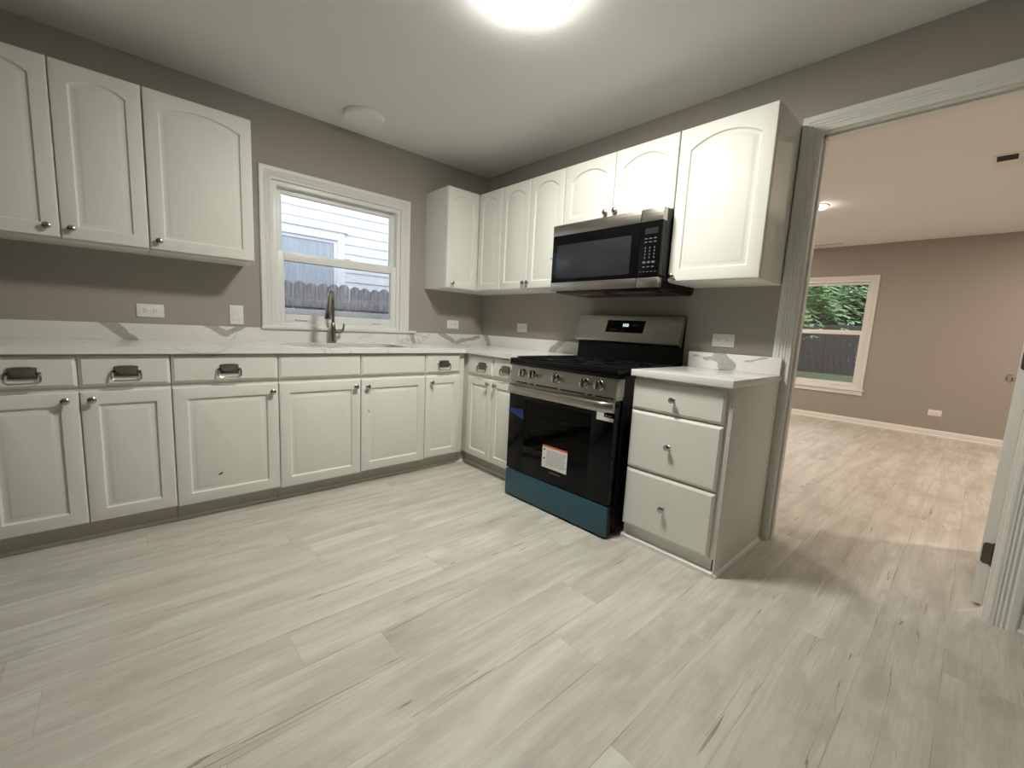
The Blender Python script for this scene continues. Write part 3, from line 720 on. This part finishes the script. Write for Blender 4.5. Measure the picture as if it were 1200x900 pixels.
# cooktop, burners, grates
b = bmesh.new(); box(b, .0, RW, FR-.008, -.07, .850, .880, .004); box(b, .0, RW, FR-.008, FR+.02, .862, .893, .006); box(b, .0, .018, FR, -.07, .862, .893, .004); box(b, RW-.018, RW, FR, -.07, .862, .893, .004)
obj('cooktop', b, BLACK, rg)
for x, y, r_ in ((.16, -.54, .050), (.16, -.22, .038), (.392, -.38, .055), (.62, -.54, .055), (.62, -.22, .042)):
    u = obj('burner', lathe(bmesh.new(), [(r_, 0), (r_+.002, .004), (r_-.006, .010), (r_-.010, .011)], 28), CHROME, rg, loc=(x, y, .880))
    obj('burner_cap', lathe(bmesh.new(), [(r_-.011, .011), (r_-.009, .015), (r_-.014, .018), (.004, .019)], 28), IRON, u)
for x0, x1 in ((.022, .268), (.270, .514), (.516, RW-.022)):
    b = bmesh.new(); zt = .902
    for y in (-.675, -.10): box(b, x0, x1, y-.005, y+.005, zt-.010, zt, .002)
    for x in (x0+.005, x1-.005): box(b, x-.005, x+.005, -.675, -.10, zt-.010, zt, .002)
    xm = (x0+x1)/2
    box(b, xm-.004, xm+.004, -.675, -.47, zt-.010, zt, .002); box(b, xm-.004, xm+.004, -.29, -.10, zt-.010, zt, .002)
    box(b, x0, x1, -.392, -.384, zt-.010, zt, .002)
    for y in (-.54, -.22): box(b, x0, xm-.035, y-.004, y+.004, zt-.010, zt, .002); box(b, xm+.035, x1, y-.004, y+.004, zt-.010, zt, .002)
    for x in (x0+.005, x1-.005):
        for y in (-.66, -.388, -.115): box(b, x-.005, x+.005, y-.006, y+.006, .880, zt-.008)
    obj('grate', b, IRON, rg)
# backguard
b = bmesh.new(); prism(b, [(-.068, .87), (-.060, 1.0), (-.030, 1.19), (-.003, 1.19), (-.003, .87)], 0, .012, RW-.012)
bgd = obj('backguard', b, BLACK, rg)
pf = [(-.046, 1.193), (-.055, 1.190), (-.095, 1.035), (-.092, 1.022), (-.070, 1.008), (-.058, 1.008), (-.030, 1.193)]
obj('backguard_panel', prism(bmesh.new(), pf, 0, .004, RW-.004), STEEL, bgd)
def onp(s, z): # point on the slanted face
    f = (z-1.035)/(1.190-1.035); return -.095 + f*.040 + s
b = bmesh.new(); L = [[Vector((x, onp(s, z), z)) for x, z in ((.248, 1.082), (.530, 1.082), (.535, 1.162), (.253, 1.162))] for s in (.004, -.0012)]
dp = obj('display_panel', loft(b, L), GLOSS, bgd)
b = bmesh.new()
def seg7(x, z, s):
    w_, h_, t_ = .010*s, .009*s, .0022*s
    for (a, c_, d_, e_) in ((x, x+w_, z+h_*2-t_, z+h_*2), (x, x+w_, z+h_-t_/2, z+h_+t_/2), (x, x+w_, z, z+t_), (x, x+t_, z, z+h_*2), (x+w_-t_, x+w_, z, z+h_*2)):
        loft(b, [[Vector((p, onp(s_, q), q)) for p, q in ((a, d_), (c_, d_), (c_, e_), (a, e_))] for s_ in (0, -.0018)])
for k in range(3): seg7(.378+k*.015, 1.122, 1.0)
obj('clock_digits', b, DISPLAY, dp)['label'] = 'glowing white clock digits'
for run in (((.272, 1.100, .014), (.294, 1.100, .014), (.318, 1.100, .014)), ((.445, 1.130, .05),)):
    b = bmesh.new()
    for x, z, w_ in run:
        loft(b, [[Vector((p, onp(s_, q), q)) for p, q in ((x, z), (x+w_, z), (x+w_, z+.003), (x, z+.003))] for s_ in (0, -.0018)])
    obj('panel_print', b, PRINT, dp)

# ------------------------------------------------------------------ ceiling fittings
cl = thing('ceiling_light', 'round flush ceiling lamp glowing white above the kitchen floor', 'lamp', (-1.286, -1.846, CH))
obj('lamp_base', lathe(bmesh.new(), [(.180, 0), (.186, -.004), (.188, -.022), (.182, -.026)], 48), PLASTIC, cl)
obj('diffuser', lathe(bmesh.new(), [(.182, -.0255), (.181, -.030), (.174, -.034), (.155, -.038), (.10, -.042), (.04, -.044), (.005, -.0445)], 48, cap0=False), LAMPM, cl, 60)
cvr = thing('ceiling_cover', 'blank round white cover plate on the ceiling in front of the window', 'cover plate', (-1.285, -.300, CH))
obj('plate', lathe(bmesh.new(), [(.128, 0), (.130, -.004), (.130, -.030), (.125, -.036), (.005, -.038)], 44), CEIL, cvr)
def downlight(label, x, y):
    o = thing('recessed_downlight', label, 'lamp', (x, y, CH))
    obj('trim_ring', lathe(bmesh.new(), [(.096, 0), (.096, -.006), (.090, -.009), (.080, -.009), (.078, -.003)], 36, cap0=False, cap1=False), TRIM, o)
    obj('lens', lathe(bmesh.new(), [(.082, -.006), (.081, -.014), (.074, -.021), (.05, -.025), (.005, -.026)], 32, cap0=False), SPOTM, o)
downlight('small bright round downlight in the living room ceiling beside the door casing', 2.60, -1.955)
vt = thing('ceiling_vent', 'white ceiling register with a dark open slot inside the living room', 'vent', (2.12, -3.172, CH), QR)
obj('frame', rect_frame(bmesh.new(), -.070, .070, -.160, .160, .020, 0, .006, .001), TRIM, vt).rotation_euler = (R(-90), 0, 0)
obj('backing', bx(-.052, .052, -.142, .142, -.002, -.0005), DARKHOLE, vt)
for k in range(8):
    y = -.004 + k*.018; obj('louvre', prism(bmesh.new(), [(y, -.003), (y+.014, -.009), (y+.0155, -.008), (y+.0015, -.002)], 0, -.050, .050), TRIM, vt)
vt2 = thing('ceiling_vent', 'slim white linear vent in the living room ceiling along the far wall', 'vent', (4.62, -1.64, CH), QR)
obj('frame', bx(-.17, .17, -.055, .055, -.006, 0, bev=.002), TRIM, vt2)
b = bmesh.new(); box(b, -.15, .15, -.012, .002, -.0068, -.005); obj('slot', b, DARKHOLE, vt2)

# ------------------------------------------------------------------ outdoors by the kitchen window
struct('ground', bx(-9, 4.9, .16, 8, -.32, -.26), YARD)
NH = thing('neighbor_house', 'white lap-sided neighboring house seen through the kitchen window', 'house', (0, 4.0, -.26))
b = bmesh.new(); pts = []
NWX = (-1.35, .19, 1.35, 2.72)   # window opening x0,x1,z0,z1 over the ground
def siding(bm, x0, x1, z0, z1):
    ex = .150; z = z0
    while z < z1-1e-6:
        zt_ = min(z+ex, z1)
        prism(bm, [(0.03, z), (-.016, z), (-.002, zt_), (0.03, zt_)], 0, x0, x1); z = zt_
siding(b, -7, NWX[0], 0, 6.0); siding(b, NWX[1], 5, 0, 6.0); siding(b, NWX[0], NWX[1], 0, NWX[2]); siding(b, NWX[0], NWX[1], NWX[3]-.02, 6.0)
obj('siding', b, SIDING, NH, 20)
wf = bmesh.new(); rect_frame(wf, NWX[0]-.0, NWX[1]+.0, NWX[2], NWX[3], .11, -.045, .02, .004, wt=.14); box(wf, NWX[0]-.05, NWX[1]+.05, -.07, 0, NWX[3]-.01, NWX[3]+.03, .005)
wfo = obj('window_trim', wf, OLDTRIM, NH)
sf = bmesh.new(); rect_frame(sf, NWX[0]+.11, NWX[1]-.11, NWX[2]+.11, NWX[3]-.14, .05, -.015, .02, .003)
obj('window_sash', sf, OLDTRIM, wfo)
obj('window_pane', bx(NWX[0]+.15, NWX[1]-.15, .0, .012, NWX[2]+.15, NWX[3]-.18), GREYPANE, wfo)  # opaque bluish-grey sheet, put where this window has its glass
FN = thing('picket_fence', 'weathered grey dog-eared picket fence outside the kitchen window', 'fence', (0, 2.6, -.26))
b = bmesh.new()
box(b, -4.2, 2.6, -.075, -.022, .35, .455, .003)
obj('rail', b, PICKET, FN)
rnd = random.Random(7); x = -3.9
while x < 2.4:
    w_ = .138; ht = 1.775 + rnd.uniform(-.015, .012); q = .040
    b = prism(bmesh.new(), [(0, .05), (w_, .05), (w_, ht-q), (w_-.045, ht), (.045, ht), (0, ht-q)], 1, -.02, 0)
    p_ = obj('picket', b, PICKET, FN, 0, (x, 0, 0)); p_.rotation_euler = (0, rnd.uniform(-.006, .006), 0)
    x += w_ + .002
obj('rail', bx(-4.2, 2.6, -.075, -.022, 1.33, 1.435, bev=.003), OLDTRIM, FN)  # added white board, standing for the pale strip of sill and screen-frame glare
obj('rail', bx(-4.2, 2.6, -.060, -.022, 1.465, 1.555, bev=.003), PICKET, FN)

# ------------------------------------------------------------------ outdoors by the living room window
tag(obj('lawn', bx(5.05, 32, -12, 14, -.2, -.05), GRASS, ang=0), 'green lawn outside the living room window', 'grass', None, 'structure')
BFN = thing('board_fence', 'dark weathered board fence at the far end of the lawn', 'fence', (17.0, 0, -.05))
rnd = random.Random(11); y = -7.0
b = bmesh.new(); box(b, .02, .07, -7, 8, .3, .4); box(b, .02, .07, -7, 8, 1.4, 1.5); obj('rail', b, DARKFENCE, BFN, 0)
while y < 8.0:
    b = bx(0, .02, 0, .188, 0, 1.82+rnd.uniform(-.02, .02)); obj('board', b, DARKFENCE, BFN, 0, (0, y, 0)); y += .195
def leaf(bm, c, d, n, L_, w_):
    s_ = d.cross(n).normalized()*w_; m = c + d*L_*.45 - n*L_*.08
    v = [bm.verts.new(p) for p in (c, m+s_, c+d*L_, m-s_)]
    k = bm.verts.new(c + d*L_*.5)
    bm.faces.new((v[0], v[1], k)); bm.faces.new((v[1], v[2], k)); bm.faces.new((v[2], v[3], k)); bm.faces.new((v[3], v[0], k))
def tree(label, loc, h0, h1, rad, nclus, ls, mat, seed, name='leafy_tree'):
    rn = random.Random(seed)
    o = thing(name, label, 'tree', loc)
    tb = tube(bmesh.new(), [(0, 0, 0), (.03, .02, h0*.6), (-.02, .05, (h0+h1)/2), (0, 0, h1*.85)], [.16, .13, .09, .03], 10)
    for k in range(7):
        a = rn.uniform(0, 2*PI); z = h0*.6 + (h1-h0)*rn.uniform(.0, .6); e_ = Vector((math.cos(a)*rad*.75, math.sin(a)*rad*.75, z+rad*.35))
        tube(tb, [(0, 0, z-.1), tuple(Vector((0, 0, z))*.5 + e_*.5), tuple(e_)], [.05, .035, .012], 6)
    obj('trunk', tb, BARK, o)
    fb = bmesh.new()
    for k in range(nclus):
        while True:
            q = Vector((rn.uniform(-1, 1), rn.uniform(-1, 1), rn.uniform(-1, 1)))
            if .35 < q.length < 1: break
        cc = Vector((q.x*rad, q.y*rad, (h0+h1)/2 + q.z*(h1-h0)/2))
        d = Vector((q.x, q.y, rn.uniform(-.5, .35))).normalized(); st_ = d.cross(Vector((0, 0, 1))).normalized()
        up = (st_.cross(d)).normalized()
        for j in range(6):
            base = cc + d*ls*.45*j - Vector((0, 0, .04*ls*j*j))
            for sg in (-1, 1):
                dd = (d*.55 + st_*sg + Vector((0, 0, rn.uniform(-.35, .1)))).normalized()
                leaf(fb, base, dd, up, ls*rn.uniform(.8, 1.2), ls*.2)
        leaf(fb, cc + d*ls*2.6, d, up, ls, ls*.2)
    obj('foliage', fb, mat, o, 0)
tree('bright green leafy tree in front of the dark fence outside', (12.6, 1.0, -.05), 1.75, 4.2, 1.7, 230, .26, LEAF, 1)
tree('dark green tree behind the board fence, the one seen through the living room window', (21.0, 1.6, -.05), 0.4, 7.5, 3.0, 2100, .32, LEAF2, 3)
tree('dark green tree growing behind the left end of the board fence', (21.0, 9.6, -.05), 0.4, 7.5, 3.0, 500, .28, LEAF2, 2)
tree('dark green tree growing behind the right end of the board fence', (21.0, -6.4, -.05), 0.4, 7.5, 3.0, 500, .28, LEAF2, 4)
